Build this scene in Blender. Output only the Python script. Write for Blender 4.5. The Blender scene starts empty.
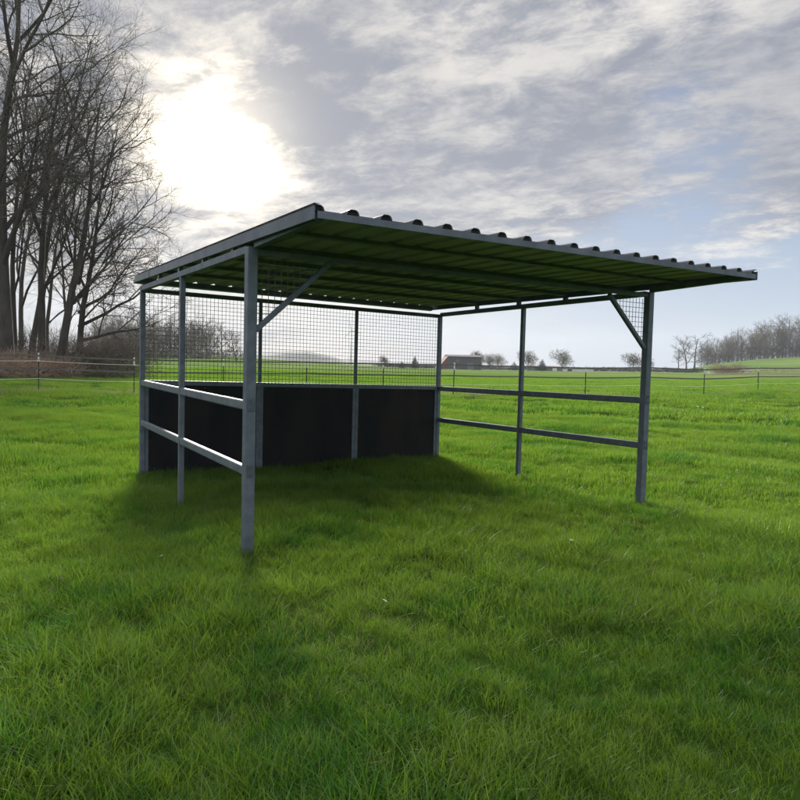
import bpy, bmesh, math, random
import numpy as np
from mathutils import Vector, Matrix, noise as mnoise
R = math.radians
scene = bpy.context.scene
COL = scene.collection
random.seed(7); rng = np.random.default_rng(11)

# ------------------------------------------------------------------ camera
F, YAW, PITCH, ROLL = 679.22, R(31.772), R(-2.916), R(1.463)
CAM = Vector((-1.7932, -5.1358, 1.55))
fw = Vector((math.sin(YAW)*math.cos(PITCH), math.cos(YAW)*math.cos(PITCH), math.sin(PITCH)))
rt = Vector((math.cos(YAW), -math.sin(YAW), 0)); up = rt.cross(fw)
RT = rt*math.cos(ROLL) + up*math.sin(ROLL)
UP = up*math.cos(ROLL) - rt*math.sin(ROLL)
cd = bpy.data.cameras.new('camera'); cam = bpy.data.objects.new('camera', cd); COL.objects.link(cam)
cd.sensor_width = 36; cd.lens = F/800*36; cd.clip_start = .05; cd.clip_end = 20000
m = Matrix((RT, UP, -fw)).transposed().to_4x4(); m.translation = CAM
cam.matrix_world = m; scene.camera = cam

def az_of(u): return YAW + math.atan((u-400)/F)
def hor(u): return 365.4 + (u-400)*0.0255
def place(u, r):                     # bearing of photo column u, r metres away on the ground
    a = az_of(u); return CAM.x + r*math.sin(a), CAM.y + r*math.cos(a)

# ------------------------------------------------------------------ helpers
def tag(o, label=None, cat=None, group=None, kind=None):
    if label: o['label'] = label
    if cat: o['category'] = cat
    if group: o['group'] = group
    if kind: o['kind'] = kind
    return o
def empty(name, loc=(0,0,0), rz=0, **k):
    o = bpy.data.objects.new(name, None); o.location = loc; o.rotation_euler = (0,0,rz)
    o.empty_display_size = .2; COL.objects.link(o); return tag(o, **k)
def npmesh(name, V, Fc, mat, parent=None, smooth=False):
    me = bpy.data.meshes.new(name)
    V = np.asarray(V, dtype=np.float32).reshape(-1, 3); Fc = np.asarray(Fc, dtype=np.int32)
    n = Fc.shape[1]
    me.vertices.add(len(V)); me.vertices.foreach_set('co', V.ravel())
    me.loops.add(Fc.size); me.loops.foreach_set('vertex_index', Fc.ravel())
    me.polygons.add(len(Fc)); me.polygons.foreach_set('loop_start', np.arange(0, Fc.size, n, dtype=np.int32))
    me.polygons.foreach_set('use_smooth', np.full(len(Fc), smooth))
    me.update(calc_edges=True)
    if mat: me.materials.append(mat)
    o = bpy.data.objects.new(name, me); COL.objects.link(o)
    if parent: o.parent = parent
    return o
def copy_tree(o, parent=None):
    c = o.copy(); COL.objects.link(c)
    if parent: c.parent = parent
    for ch in list(o.children): copy_tree(ch, c)
    return c
class MB:
    def __init__(s): s.v = []; s.f = []
    def quadbox(s, P8):
        b = len(s.v); s.v += [tuple(p) for p in P8]
        for q in ((0,3,2,1),(4,5,6,7),(0,1,5,4),(1,2,6,5),(2,3,7,6),(3,0,4,7)): s.f.append(tuple(b+i for i in q))
    def box(s, x0,x1,y0,y1,z0,z1):
        s.quadbox([(x0,y0,z0),(x1,y0,z0),(x1,y1,z0),(x0,y1,z0),(x0,y0,z1),(x1,y0,z1),(x1,y1,z1),(x0,y1,z1)])
    def bar(s, a, b, w, h, upv=(0,0,1)):
        a, b = Vector(a), Vector(b); d = (b-a).normalized(); sd = d.cross(Vector(upv)).normalized(); u = sd.cross(d)
        sd *= w/2; u *= h/2
        s.quadbox([a-sd-u, a+sd-u, a+sd+u, a-sd+u, b-sd-u, b+sd-u, b+sd+u, b-sd+u])
    def tube(s, a, b, r, n=6, r2=None):
        a, b = Vector(a), Vector(b); d = (b-a).normalized(); t = d.orthogonal().normalized(); q = d.cross(t)
        r2 = r if r2 is None else r2; k = len(s.v)
        for c, rr in ((a, r), (b, r2)):
            for i in range(n):
                an = 2*math.pi*i/n; s.v.append(tuple(c + t*rr*math.cos(an) + q*rr*math.sin(an)))
        for i in range(n): s.f.append((k+i, k+(i+1)%n, k+n+(i+1)%n, k+n+i))
        s.f.append(tuple(k+i for i in reversed(range(n)))); s.f.append(tuple(k+n+i for i in range(n)))
    def build(s, name, mat, parent=None, warp=None, bevel=0, smooth=False):
        v = [warp(*p) for p in s.v] if warp else s.v
        me = bpy.data.meshes.new(name); me.from_pydata(v, [], s.f); me.update()
        if smooth: me.polygons.foreach_set('use_smooth', [True]*len(me.polygons))
        me.materials.append(mat)
        o = bpy.data.objects.new(name, me); COL.objects.link(o)
        if parent: o.parent = parent
        if bevel:
            bv = o.modifiers.new('bevel', 'BEVEL'); bv.width = bevel; bv.segments = 2; bv.limit_method = 'ANGLE'
        return o

# ------------------------------------------------------------------ materials
def mat_new(name):
    m = bpy.data.materials.new(name); m.use_nodes = True; nt = m.node_tree
    return m, nt, nt.nodes['Principled BSDF'], nt.nodes['Material Output']
def N(nt, typ, **kw):
    n = nt.nodes.new(typ)
    for k, v in kw.items():
        if k in n.inputs: n.inputs[k].default_value = v
        else: setattr(n, k, v)
    return n
def ramp(nt, fac, stops):
    r = nt.nodes.new('ShaderNodeValToRGB'); e = r.color_ramp.elements
    while len(e) < len(stops): e.new(.5)
    for el, (p, c) in zip(e, stops): el.position = p; el.color = (*c, 1)
    nt.links.new(fac, r.inputs[0]); return r.outputs[0]
def noise(nt, vec, scale, detail=4, rough=.55, dist=0.):
    n = N(nt, 'ShaderNodeTexNoise', Scale=scale, Detail=detail, Roughness=rough, Distortion=dist)
    if vec is not None: nt.links.new(vec, n.inputs['Vector'])
    return n.outputs['Fac']
def simple(name, c1, c2, scale, rough=.8, metal=0, bump=0, bscale=None, spec=.5, stretch=None):
    m, nt, b, out = mat_new(name)
    tc = N(nt, 'ShaderNodeTexCoord'); v = tc.outputs['Object']
    if stretch:
        mp = N(nt, 'ShaderNodeMapping'); mp.inputs['Scale'].default_value = stretch
        nt.links.new(v, mp.inputs[0]); v = mp.outputs[0]
    f = noise(nt, v, scale, 6, .6)
    nt.links.new(ramp(nt, f, [(.32, c1), (.68, c2)]), b.inputs['Base Color'])
    b.inputs['Roughness'].default_value = rough; b.inputs['Metallic'].default_value = metal
    b.inputs['Specular IOR Level'].default_value = spec
    if bump:
        bp = N(nt, 'ShaderNodeBump', Strength=bump, Distance=.01)
        nt.links.new(noise(nt, v, bscale or scale*4, 5), bp.inputs['Height']); nt.links.new(bp.outputs[0], b.inputs['Normal'])
    return m

M = {}
M['steel'] = simple('galvanised_steel', (.10,.125,.155), (.17,.20,.24), 9, .55, .3, .05, 90)
M['sheet'] = simple('roof_sheet', (.05,.055,.062), (.085,.092,.10), 3, .5, .1, .03, 40)
M['under'] = simple('sheet_back_coat', (.23,.23,.215), (.33,.33,.30), 2.5, .55, 0, .03, 40)
M['trim'] = simple('trim_steel', (.085,.105,.13), (.14,.165,.195), 6, .45, .4, .03, 60)
M['filler'] = simple('foam_filler', (.012,.012,.014), (.025,.025,.028), 20, .9)
M['board'] = simple('film_faced_board', (.004,.008,.012), (.022,.016,.016), 2.6, .5, 0, .10, 26, spec=.22, stretch=(1,1,.3))
M['wire'] = simple('mesh_wire', (.07,.08,.09), (.12,.13,.15), 12, .55, .3)
M['bark'] = simple('bark', (.035,.031,.027), (.085,.076,.066), 3, .95, 0, .6, 10, stretch=(1,1,.3))
M['twig'] = simple('twig', (.07,.061,.052), (.13,.115,.10), 1.2, .95)
M['twig_pale'] = simple('pale_twig', (.13,.115,.09), (.22,.20,.16), .5, .95)
M['twig_grey'] = simple('grey_brown_twig', (.085,.072,.052), (.17,.145,.105), .3, .95)
M['conifer'] = simple('conifer_needles', (.015,.028,.016), (.035,.055,.03), 1.5, .9)
M['thicket'] = simple('thicket_twigs', (.12,.10,.08), (.22,.19,.155), 1.0, .95)
M['brush'] = simple('dead_brush', (.22,.15,.11), (.36,.26,.19), 1.0, .95)
M['hedge'] = simple('hedge_twigs', (.035,.033,.022), (.085,.075,.05), .8, .95)
M['brick'] = simple('red_brick', (.10,.035,.03), (.17,.06,.05), 1.5, .9)
M['rooftile'] = simple('dark_roof', (.055,.05,.055), (.09,.085,.09), 1.0, .8)
M['shed'] = simple('shed_cladding', (.10,.11,.11), (.16,.17,.17), .6, .8)
M['white'] = simple('white_paint', (.68,.69,.70), (.8,.8,.8), 2, .5)
M['plastic'] = simple('black_post_plastic', (.012,.012,.012), (.03,.03,.03), 5, .6)
M['tape'] = simple('grey_brown_tape', (.09,.085,.075), (.15,.14,.125), 2, .8)
M['rope'] = simple('cream_rope', (.62,.60,.48), (.78,.76,.62), 8, .8)
M['petal'] = simple('white_petal', (.75,.75,.72), (.85,.85,.82), 40, .6)
M['glass'] = simple('dark_glass', (.02,.025,.03), (.03,.035,.04), 2, .15)
M['rubber'] = simple('rubber', (.015,.015,.015), (.025,.025,.025), 4, .8)

def grass_mat(name, hue):
    m, nt, b, out = mat_new(name)
    geo = N(nt, 'ShaderNodeNewGeometry'); oi = N(nt, 'ShaderNodeObjectInfo')
    f1 = noise(nt, geo.outputs['Position'], .55, 4, .6); f2 = noise(nt, geo.outputs['Position'], 4.5, 3, .6)
    add = N(nt, 'ShaderNodeMath', operation='MULTIPLY_ADD'); nt.links.new(f2, add.inputs[0]); add.inputs[1].default_value = .45
    nt.links.new(f1, add.inputs[2])
    rn = N(nt, 'ShaderNodeMath', operation='MULTIPLY_ADD'); nt.links.new(oi.outputs['Random'], rn.inputs[0]); rn.inputs[1].default_value = .22
    nt.links.new(add.outputs[0], rn.inputs[2])
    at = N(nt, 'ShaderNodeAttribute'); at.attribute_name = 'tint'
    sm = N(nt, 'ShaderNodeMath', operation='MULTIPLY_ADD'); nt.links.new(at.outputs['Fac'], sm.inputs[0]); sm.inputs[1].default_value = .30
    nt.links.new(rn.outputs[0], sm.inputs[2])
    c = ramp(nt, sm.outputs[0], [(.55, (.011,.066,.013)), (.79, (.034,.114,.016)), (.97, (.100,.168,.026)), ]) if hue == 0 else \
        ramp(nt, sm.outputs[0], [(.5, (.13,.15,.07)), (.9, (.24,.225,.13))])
    df = N(nt, 'ShaderNodeBsdfDiffuse'); tr = N(nt, 'ShaderNodeBsdfTranslucent'); gl = N(nt, 'ShaderNodeBsdfGlossy', Roughness=.38)
    br = N(nt, 'ShaderNodeMix', data_type='RGBA', blend_type='MULTIPLY'); br.inputs[0].default_value = 1
    nt.links.new(c, br.inputs[6]); br.inputs[7].default_value = ((1.95, 2.0, .85, 1) if hue == 0 else (1.1, 1.1, 1.0, 1))
    nt.links.new(c, df.inputs[0]); nt.links.new(br.outputs[2], tr.inputs[0]); gl.inputs[0].default_value = (.8,.85,.8,1)
    m1 = N(nt, 'ShaderNodeMixShader', Fac=.5); nt.links.new(df.outputs[0], m1.inputs[1]); nt.links.new(tr.outputs[0], m1.inputs[2])
    m2 = N(nt, 'ShaderNodeMixShader', Fac=.03); nt.links.new(m1.outputs[0], m2.inputs[1]); nt.links.new(gl.outputs[0], m2.inputs[2])
    nt.links.new(m2.outputs[0], out.inputs[0]); return m
M['grass'] = grass_mat('grass_blade', 0); M['straw'] = grass_mat('dry_blade', 1)

def ground_mat():
    m, nt, b, out = mat_new('meadow_ground')
    geo = N(nt, 'ShaderNodeNewGeometry'); P = geo.outputs['Position']
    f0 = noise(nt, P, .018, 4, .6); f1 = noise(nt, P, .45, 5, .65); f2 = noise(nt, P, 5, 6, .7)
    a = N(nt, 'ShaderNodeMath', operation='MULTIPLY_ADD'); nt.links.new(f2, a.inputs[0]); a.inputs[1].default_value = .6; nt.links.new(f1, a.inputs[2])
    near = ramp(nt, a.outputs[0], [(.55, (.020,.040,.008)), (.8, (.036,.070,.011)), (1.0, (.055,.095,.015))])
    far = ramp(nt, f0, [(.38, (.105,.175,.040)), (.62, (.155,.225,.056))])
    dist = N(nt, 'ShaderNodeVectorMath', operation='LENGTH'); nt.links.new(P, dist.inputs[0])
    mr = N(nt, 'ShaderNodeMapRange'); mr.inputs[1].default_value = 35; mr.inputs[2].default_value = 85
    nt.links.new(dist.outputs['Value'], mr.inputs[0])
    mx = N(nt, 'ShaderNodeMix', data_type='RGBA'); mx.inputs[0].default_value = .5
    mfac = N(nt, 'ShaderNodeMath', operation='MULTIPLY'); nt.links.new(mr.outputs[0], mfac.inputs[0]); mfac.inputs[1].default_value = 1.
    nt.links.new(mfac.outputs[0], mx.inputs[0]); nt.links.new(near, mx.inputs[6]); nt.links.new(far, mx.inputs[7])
    at = N(nt, 'ShaderNodeAttribute'); at.attribute_name = 'soil'
    mx2 = N(nt, 'ShaderNodeMix', data_type='RGBA'); nt.links.new(at.outputs['Fac'], mx2.inputs[0])
    nt.links.new(mx.outputs[2], mx2.inputs[6]); nt.links.new(ramp(nt, f1, [(.3, (.10,.085,.055)), (.7, (.17,.145,.10))]), mx2.inputs[7])
    nt.links.new(mx2.outputs[2], b.inputs['Base Color']); b.inputs['Roughness'].default_value = .95; b.inputs['Specular IOR Level'].default_value = 0.
    bp = N(nt, 'ShaderNodeBump', Strength=.9, Distance=.05); nt.links.new(a.outputs[0], bp.inputs['Height']); nt.links.new(bp.outputs[0], b.inputs['Normal'])
    return m
M['ground'] = ground_mat()

# ------------------------------------------------------------------ terrain
# bearings of photo columns (u) and the height of the ground along each of them
U  = np.array([-700,-200,   0,  38, 133, 223, 306, 382, 453, 585, 660, 690, 720, 757, 800,1000,1500], float)
RF = np.array([  26,  26,26.5,  27,  27,27.3,  27,27.5,28.5,  32,  34,  36,  37,  41,  44,  46,  46], float)  # fence distance
HF = np.array([  .3,  .3, .32, .32, .26, .28, .30, .33, .37, .41, .45, .47, .52, .62, .70,  .8,  .8], float)
V3 = np.array([ 345, 352, 356, 356, 357, 358, 363, 367, 369, 371, 372, 373, 373, 372, 372, 372, 372], float)  # skyline of the field at 300 m
V4 = np.array([ 345, 352, 352, 352, 353, 356, 362, 367, 369, 372, 374, 368, 363, 359, 356.5, 352, 350], float)  # and at 460 m
AZ = np.array([az_of(u) for u in U]); HZ = np.array([hor(u) for u in U]); CS = np.cos(AZ-YAW)
H3 = 1.55 + (HZ-V3)/F*300*CS; H4 = 1.55 + (HZ-V4)/F*460*CS
def sstep(t): t = np.clip(t, 0, 1); return t*t*(3-2*t)
def terrain(x, y):
    x = np.asarray(x, float); y = np.asarray(y, float)
    dx, dy = x-CAM.x, y-CAM.y; r = np.hypot(dx, dy); az = np.arctan2(dx, dy)
    rf = np.interp(az, AZ, RF); hf = np.interp(az, AZ, HF); h3 = np.interp(az, AZ, H3); h4 = np.interp(az, AZ, H4)
    h = hf*sstep((r-9)/(rf-9))
    h = np.where(r > rf, hf + (h3-hf)*np.clip((r-rf)/(300-rf), 0, 1)**1.15, h)
    h = np.where(r > 300, h3 + (h4-h3)*sstep((r-300)/160), h)
    h = np.where(r > 460, h4*(1-.9*sstep((r-560)/500)), h)
    wob = .03*np.sin(x*.9+1.3)*np.sin(y*.7+.4) + .02*np.sin(x*2.1+y*1.7)
    return h + wob*sstep((r-4)/10)*np.clip(1-(r-60)/100, 0, 1)
def gz(x, y): return float(terrain(x, y))
rr = np.concatenate([[0], np.geomspace(.8, 5200, 150)]); na = 720
aa = np.linspace(-math.pi, math.pi, na, endpoint=False)
A2, R2 = np.meshgrid(aa, rr[1:]); X = CAM.x + R2*np.sin(A2); Y = CAM.y + R2*np.cos(A2); Z = terrain(X, Y)
V = np.concatenate([[[CAM.x, CAM.y, 0]], np.stack([X.ravel(), Y.ravel(), Z.ravel()], 1)])
nr = len(rr)-1; i, j = np.meshgrid(np.arange(nr-1), np.arange(na), indexing='ij')
q = 1+np.stack([i*na+j, i*na+(j+1)%na, (i+1)*na+(j+1)%na, (i+1)*na+j], -1).reshape(-1, 4)[:, ::-1]
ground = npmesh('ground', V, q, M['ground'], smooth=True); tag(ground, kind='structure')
# bare earth: verge under the fence, pale track far right, bank under the trees
so = np.zeros(len(V)); vx, vy = V[:, 0], V[:, 1]
vr = np.hypot(vx-CAM.x, vy-CAM.y); va = np.arctan2(vx-CAM.x, vy-CAM.y); vrf = np.interp(va, AZ, RF)
vu = 400+F*np.tan(np.clip(va-YAW, -1.3, 1.3))
so += .38*np.exp(-((vr-vrf)/1.3)**2)
so += .85*((vu > 700) & (vu < 1300) & (vr > 175) & (vr < 225))
so += .8*((vu < 62) & (vr > 31) & (vr < 44))
at = ground.data.attributes.new('soil', 'FLOAT', 'POINT'); at.data.foreach_set('value', np.clip(so, 0, 1).astype(np.float32))

# ------------------------------------------------------------------ grass
def tuft_mesh(name, n, rad, hmin, hmax, w, lean, segs=3):
    V = []; Fc = []; T = []
    for k in range(n):
        a = random.uniform(0, 2*math.pi); rr_ = rad*math.sqrt(random.random())
        bx, by = rr_*math.cos(a), rr_*math.sin(a)
        h = random.uniform(hmin, hmax)*(1-.3*rr_/rad); la = random.uniform(0, 2*math.pi) if random.random() < .5 else a+random.uniform(-.8,.8)
        ln = lean*random.uniform(.1, 1)**1.3*h; fa = random.uniform(0, math.pi)
        wx, wy = math.cos(fa)*w/2, math.sin(fa)*w/2; ww = random.uniform(.6, 1.2); b = len(V); t = random.random()
        droop = random.uniform(0, .35)
        for s in range(segs+1):
            q_ = s/segs; px = bx+math.cos(la)*ln*q_*q_; py = by+math.sin(la)*ln*q_*q_; pz = h*(q_-droop*q_*q_*(lean*.8)) - .01
            k_ = ww*(1-.85*q_**1.5)
            V += [(px-wx*k_, py-wy*k_, pz), (px+wx*k_, py+wy*k_, pz)]; T += [t*.8+.2*q_]*2
        for s in range(segs): Fc.append((b+2*s, b+2*s+1, b+2*s+3, b+2*s+2))
    me = bpy.data.meshes.new(name); me.from_pydata(V, [], Fc); me.update()
    a_ = me.attributes.new('tint', 'FLOAT', 'POINT'); a_.data.foreach_set('value', T)
    return me
def grass_layer(name, label, tufts, pts, scl, mat2=None):
    """one countless mass: tuft meshes instanced on points"""
    src = bpy.data.collections.new(name+'_tufts')
    for me in tufts:
        o = bpy.data.objects.new('tuft', me); src.objects.link(o)
    n = len(pts); me = bpy.data.meshes.new(name); me.vertices.add(n)
    z = terrain(pts[:, 0], pts[:, 1]); me.vertices.foreach_set('co', np.stack([pts[:, 0], pts[:, 1], z], 1).astype(np.float32).ravel())
    a1 = me.attributes.new('rot', 'FLOAT_VECTOR', 'POINT')
    rv = np.stack([rng.normal(0, .09, n), rng.normal(0, .09, n), rng.uniform(0, 6.283, n)], 1).astype(np.float32)
    a1.data.foreach_set('vector', rv.ravel())
    a2 = me.attributes.new('scl', 'FLOAT', 'POINT'); a2.data.foreach_set('value', scl.astype(np.float32))
    me.update(); o = bpy.data.objects.new(name, me); COL.objects.link(o)
    tag(o, kind='stuff', label=label, cat='grass')
    ng = bpy.data.node_groups.new(name, 'GeometryNodeTree')
    ng.interface.new_socket('Geometry', in_out='INPUT', socket_type='NodeSocketGeometry')
    ng.interface.new_socket('Geometry', in_out='OUTPUT', socket_type='NodeSocketGeometry')
    gi = ng.nodes.new('NodeGroupInput'); go = ng.nodes.new('NodeGroupOutput'); ip = ng.nodes.new('GeometryNodeInstanceOnPoints')
    ci = ng.nodes.new('GeometryNodeCollectionInfo'); ci.inputs[0].default_value = src; ci.inputs['Separate Children'].default_value = True
    ci.inputs['Reset Children'].default_value = True
    ip.inputs['Pick Instance'].default_value = True
    r_ = ng.nodes.new('GeometryNodeInputNamedAttribute'); r_.data_type = 'FLOAT_VECTOR'; r_.inputs[0].default_value = 'rot'
    s_ = ng.nodes.new('GeometryNodeInputNamedAttribute'); s_.data_type = 'FLOAT'; s_.inputs[0].default_value = 'scl'
    er = ng.nodes.new('FunctionNodeEulerToRotation'); L = ng.links.new
    L(gi.outputs[0], ip.inputs['Points']); L(ci.outputs[0], ip.inputs['Instance'])
    L(r_.outputs[0], er.inputs[0]); L(er.outputs[0], ip.inputs['Rotation']); L(s_.outputs[0], ip.inputs['Scale'])
    L(ip.outputs[0], go.inputs[0])
    md = o.modifiers.new('scatter', 'NODES'); md.node_group = ng
    return o
def scatter(r0, r1, dens, half, power=1.):
    area = half*(r1*r1-r0*r0); n = int(area*dens)
    r = np.sqrt(rng.uniform(r0*r0, r1*r1, n)); a = YAW + rng.uniform(-half, half, n)
    return np.stack([CAM.x+r*np.sin(a), CAM.y+r*np.cos(a)], 1)
def patch(p, s=.5, o=0):
    return np.array([mnoise.noise((x*s+o, y*s-o, 3.7)) for x, y in p])
def with_mat(me, mat): me.materials.append(mat); return me
def mats(mes, mat): return [with_mat(x, mat) for x in mes]
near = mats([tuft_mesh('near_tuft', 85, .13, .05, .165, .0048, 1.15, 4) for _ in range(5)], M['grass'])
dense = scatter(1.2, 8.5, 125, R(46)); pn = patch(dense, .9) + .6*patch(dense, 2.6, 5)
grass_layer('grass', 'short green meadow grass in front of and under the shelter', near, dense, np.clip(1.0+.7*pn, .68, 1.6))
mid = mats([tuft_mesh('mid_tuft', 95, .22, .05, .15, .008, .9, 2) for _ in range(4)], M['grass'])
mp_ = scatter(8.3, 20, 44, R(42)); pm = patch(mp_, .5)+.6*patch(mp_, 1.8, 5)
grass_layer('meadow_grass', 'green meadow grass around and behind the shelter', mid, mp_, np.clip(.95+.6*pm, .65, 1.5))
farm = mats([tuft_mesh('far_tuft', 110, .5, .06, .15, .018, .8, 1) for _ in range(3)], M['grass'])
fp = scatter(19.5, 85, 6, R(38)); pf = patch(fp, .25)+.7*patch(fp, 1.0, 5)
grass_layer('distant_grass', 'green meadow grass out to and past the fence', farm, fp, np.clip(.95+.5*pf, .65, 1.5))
tall = mats([tuft_mesh('long_tuft', 26, .07, .10, .21, .0045, 1.3, 5) for _ in range(4)], M['grass'])
tp = scatter(1.3, 12, 9, R(46)); tp = tp[patch(tp, .7) > -.05]
foot = []
for px_, py2, n_ in ((0, 0, 9), (4.684, 0, 8), (0, 2.0985, 8), (4.684, 2.0985, 7), (0, 4.128, 10), (4.684, 4.128, 10), (1.59, 4.08, 5), (3.1255, 4.08, 5)):
    for _ in range(n_): foot.append((px_+rng.normal(0, .09), py2+rng.normal(0, .09)))
for _ in range(150): foot.append((rng.uniform(0, 4.684), 4.05-abs(rng.normal(0, .07))))
tp = np.concatenate([tp, np.array(foot)])
grass_layer('long_grass', 'longer arching grass tufts scattered in the lawn', tall, tp, rng.uniform(.6, 1.1, len(tp)))
dry = mats([tuft_mesh('dry_tuft', 9, .10, .04, .12, .0035, 1.8, 4) for _ in range(3)], M['straw'])
dp = np.concatenate([scatter(1.3, 11, 14, R(46)), scatter(1.3, 4.6, 75, R(46))]); dp = dp[patch(dp, .8, 9) > .03]
grass_layer('dry_grass', 'thin dry straw coloured blades among the green grass', dry, dp, rng.uniform(.6, 1.2, len(dp)))
# rough dead grass along the fence line
vg = mats([tuft_mesh('verge_tuft', 40, .25, .08, .24, .012, 1.1, 2) for _ in range(3)], M['straw'])
ua = rng.uniform(-250, 1050, 1500); rf_ = np.interp(ua, U, RF)+rng.normal(.2, .8, len(ua))
vp = np.array([place(u, r) for u, r in zip(ua, rf_)])
grass_layer('verge_grass', 'rough pale dead grass growing under the fence', vg, vp, rng.uniform(.4, .9, len(vp)))

# ------------------------------------------------------------------ shelter
W, D, YM, YB, YF = 4.684, 4.128, 2.0985, 4.43, -1.205
XL, XR = .0, 4.70
def zroof(y): return 2.515 + (y-YF)*(2.585-2.515)/(YB-YF)      # underside of the sheet's flats
def warp(x, y, z):
    s, t = x/W, y/D; s = min(max(s, -.1), 1.1); t = min(max(t, -.35), 1.1)
    k = (1-s)*(1-t)*-.006 + s*(1-t)*.012 + (1-s)*t*.030 + s*t*-.026
    return (x, y, z+k)
sh = empty('field_shelter', (0, 0, 0), label='open fronted steel horse shelter with a corrugated lean-to roof and dark boarded back wall', cat='shelter')
def part(name, mb, mat='steel', parent=None, bevel=.004): return mb.build(name, M[mat], parent or sh, warp, bevel)
def post(name, x, y, w, top, d=None):
    d = d or w; b = MB(); b.box(x-w/2, x+w/2, y-d/2, y+d/2, -.15, top); return part(name, b, bevel=.006)
pA = post('post', 0, 0, .082, 2.44); pR = post('post', W, 0, .082, 2.44)
for x, y, w in ((0, YM, .055), (0, D, .062), (W, YM, .055), (W, D, .062)): post('post', x, y, w, 2.377 if y == D else 2.397)
XB = (1.59, 3.1255)
def anchor(x, y, z, p):     # weld cleat with two bolts low on a post
    b = MB(); b.box(x-.028, x+.028, y-.006, y, z-.05, z+.05); o = part('cleat', b, 'trim', p, .002)
    b = MB()
    for dz in (-.03, .03):
        b = MB(); b.tube((x, y-.006, z+dz), (x, y-.014, z+dz), .008); part('bolt', b, 'trim', p, 0)
for x, p in ((0, pA), (W, pR)): 
    for z in (1.22, .70): anchor(x, -.0415, z, p)
# side rails, one tube each side and height, cut round the middle post
for x in (0, W):
    for z in (1.247, .728):
        for y0, y1 in ((.041, YM-.0275), (YM+.0275, D-.031)):
            b = MB(); b.box(x-.025, x+.025, y0, y1, z-.076, z); part('side_rail', b, bevel=.012)
# beams carrying the roof
b = MB(); b.box(.041, W-.041, -.025, .025, 2.385, 2.427); part('front_beam', b)
b = MB(); b.box(-.03, W+.03, D-.03, D+.03, 2.377, 2.43); part('back_beam', b)
for x in (0, W):
    b = MB(); b.box(x-.028, x+.028, .043, D-.032, 2.395, 2.455); part('side_beam', b)
    b = MB(); xo = x+(.03 if x == 0 else -.03); b.quadbox([(xo-.028, YF+.03, 2.46), (xo+.028, YF+.03, 2.46), (xo+.028, -.0425, 2.43), (xo-.028, -.0425, 2.43), (xo-.028, YF+.03, 2.51), (xo+.028, YF+.03, 2.51), (xo+.028, -.0425, 2.486), (xo-.028, -.0425, 2.486)]); part('overhang_beam', b)
# back wall
xs = (0, XB[0], XB[1], W)
for x in XB:
    b = MB(); b.box(x-.022, x+.022, D-.022, D+.022, 1.25, 2.377); part('mesh_stud', b)
for k in range(3):
    x0 = xs[k]+(.033 if k == 0 else .004); x1 = xs[k+1]-(.033 if k == 2 else .004)
    b = MB(); fwid = .046
    b.box(x0, x1, D-.026, D+.02, 1.185, 1.246); b.box(x0, x1, D-.026, D+.02, -.06, -.01)
    b.box(x0, x0+fwid, D-.025, D+.019, -.01, 1.185); b.box(x1-fwid, x1, D-.025, D+.019, -.01, 1.185)
    fr = part('wall_frame', b)
    b = MB(); b.box(x0+fwid-.004, x1-fwid+.004, D-.008, D+.012, -.014, 1.19); part('board', b, 'board', bevel=0)
    for q_ in range(5):
        for zz in (1.155, .60, .10):
            sx_ = x0+fwid+.02+(x1-x0-2*fwid-.04)*q_/4
            if 0 < q_ < 4 and zz < 1: continue
            b = MB(); b.tube((sx_, D-.0078, zz), (sx_, D-.0115, zz), .006, 8); part('screw', b, 'trim', bevel=0)
    b = MB(); mx0, mx1 = xs[k]+(.031 if k == 0 else .022), xs[k+1]-(.031 if k == 2 else .022)
    z0, z1 = 1.246, 2.377; nx = round((mx1-mx0)/.0535); nz = round((z1-z0)/.0535)
    for q_ in range(nx+1):
        x = mx0+(mx1-mx0)*q_/nx; b.tube((x, D, z0), (x, D, z1), .0029, 5)
    for q_ in range(1, nz+1):
        z = z0+(z1-z0)*q_/nz-.003; b.tube((mx0, D-.0045, z), (mx1, D-.0045, z), .0029, 5)
    part('wire_mesh', b, 'wire', bevel=0)
# corner braces with mesh infill, in the front plane
for s, xp in ((1, .041), (-1, W-.041)):
    zb_, xt = 1.80, .62
    b = MB(); b.bar((xp-.0*s, 0, zb_), (xp+s*xt, 0, 2.37), .04, .045, (0,1,0)); part('brace', b)
    b = MB()
    for q_ in range(1, 12):
        d = q_*.0535
        if d < xt: b.tube((xp+s*d, .012, zb_+(2.365-zb_)*d/xt), (xp+s*d, .012, 2.365), .0029, 5)
        z = 2.365-q_*.0535; dd = (z-zb_)/(2.365-zb_)*xt
        if dd > .03: b.tube((xp, .0165, z), (xp+s*dd, .0165, z), .0029, 5)
    part('brace_mesh', b, 'wire', bevel=0)
# purlins
py_ = [YF+.045, -.40, .42, 1.30, 2.20, 3.15, YB-.03]
for k, y in enumerate(py_):
    z1 = zroof(y)-.001; hgt = .066 if k == len(py_)-1 else .026 if k < 2 else .04
    w = .034; z0 = z1-hgt
    b = MB(); b.box(XL+.012, XR-.012, y-w, y+w, z0, z1); part('purlin', b, 'trim')
    if 2 <= k <= len(py_)-2:
        for x in (.0, W):
            b = MB(); b.box(x-.02, x+.02, y-.03, y+.03, 2.4555, z0-.0005); part('bracket', b, 'trim', bevel=0)
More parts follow.
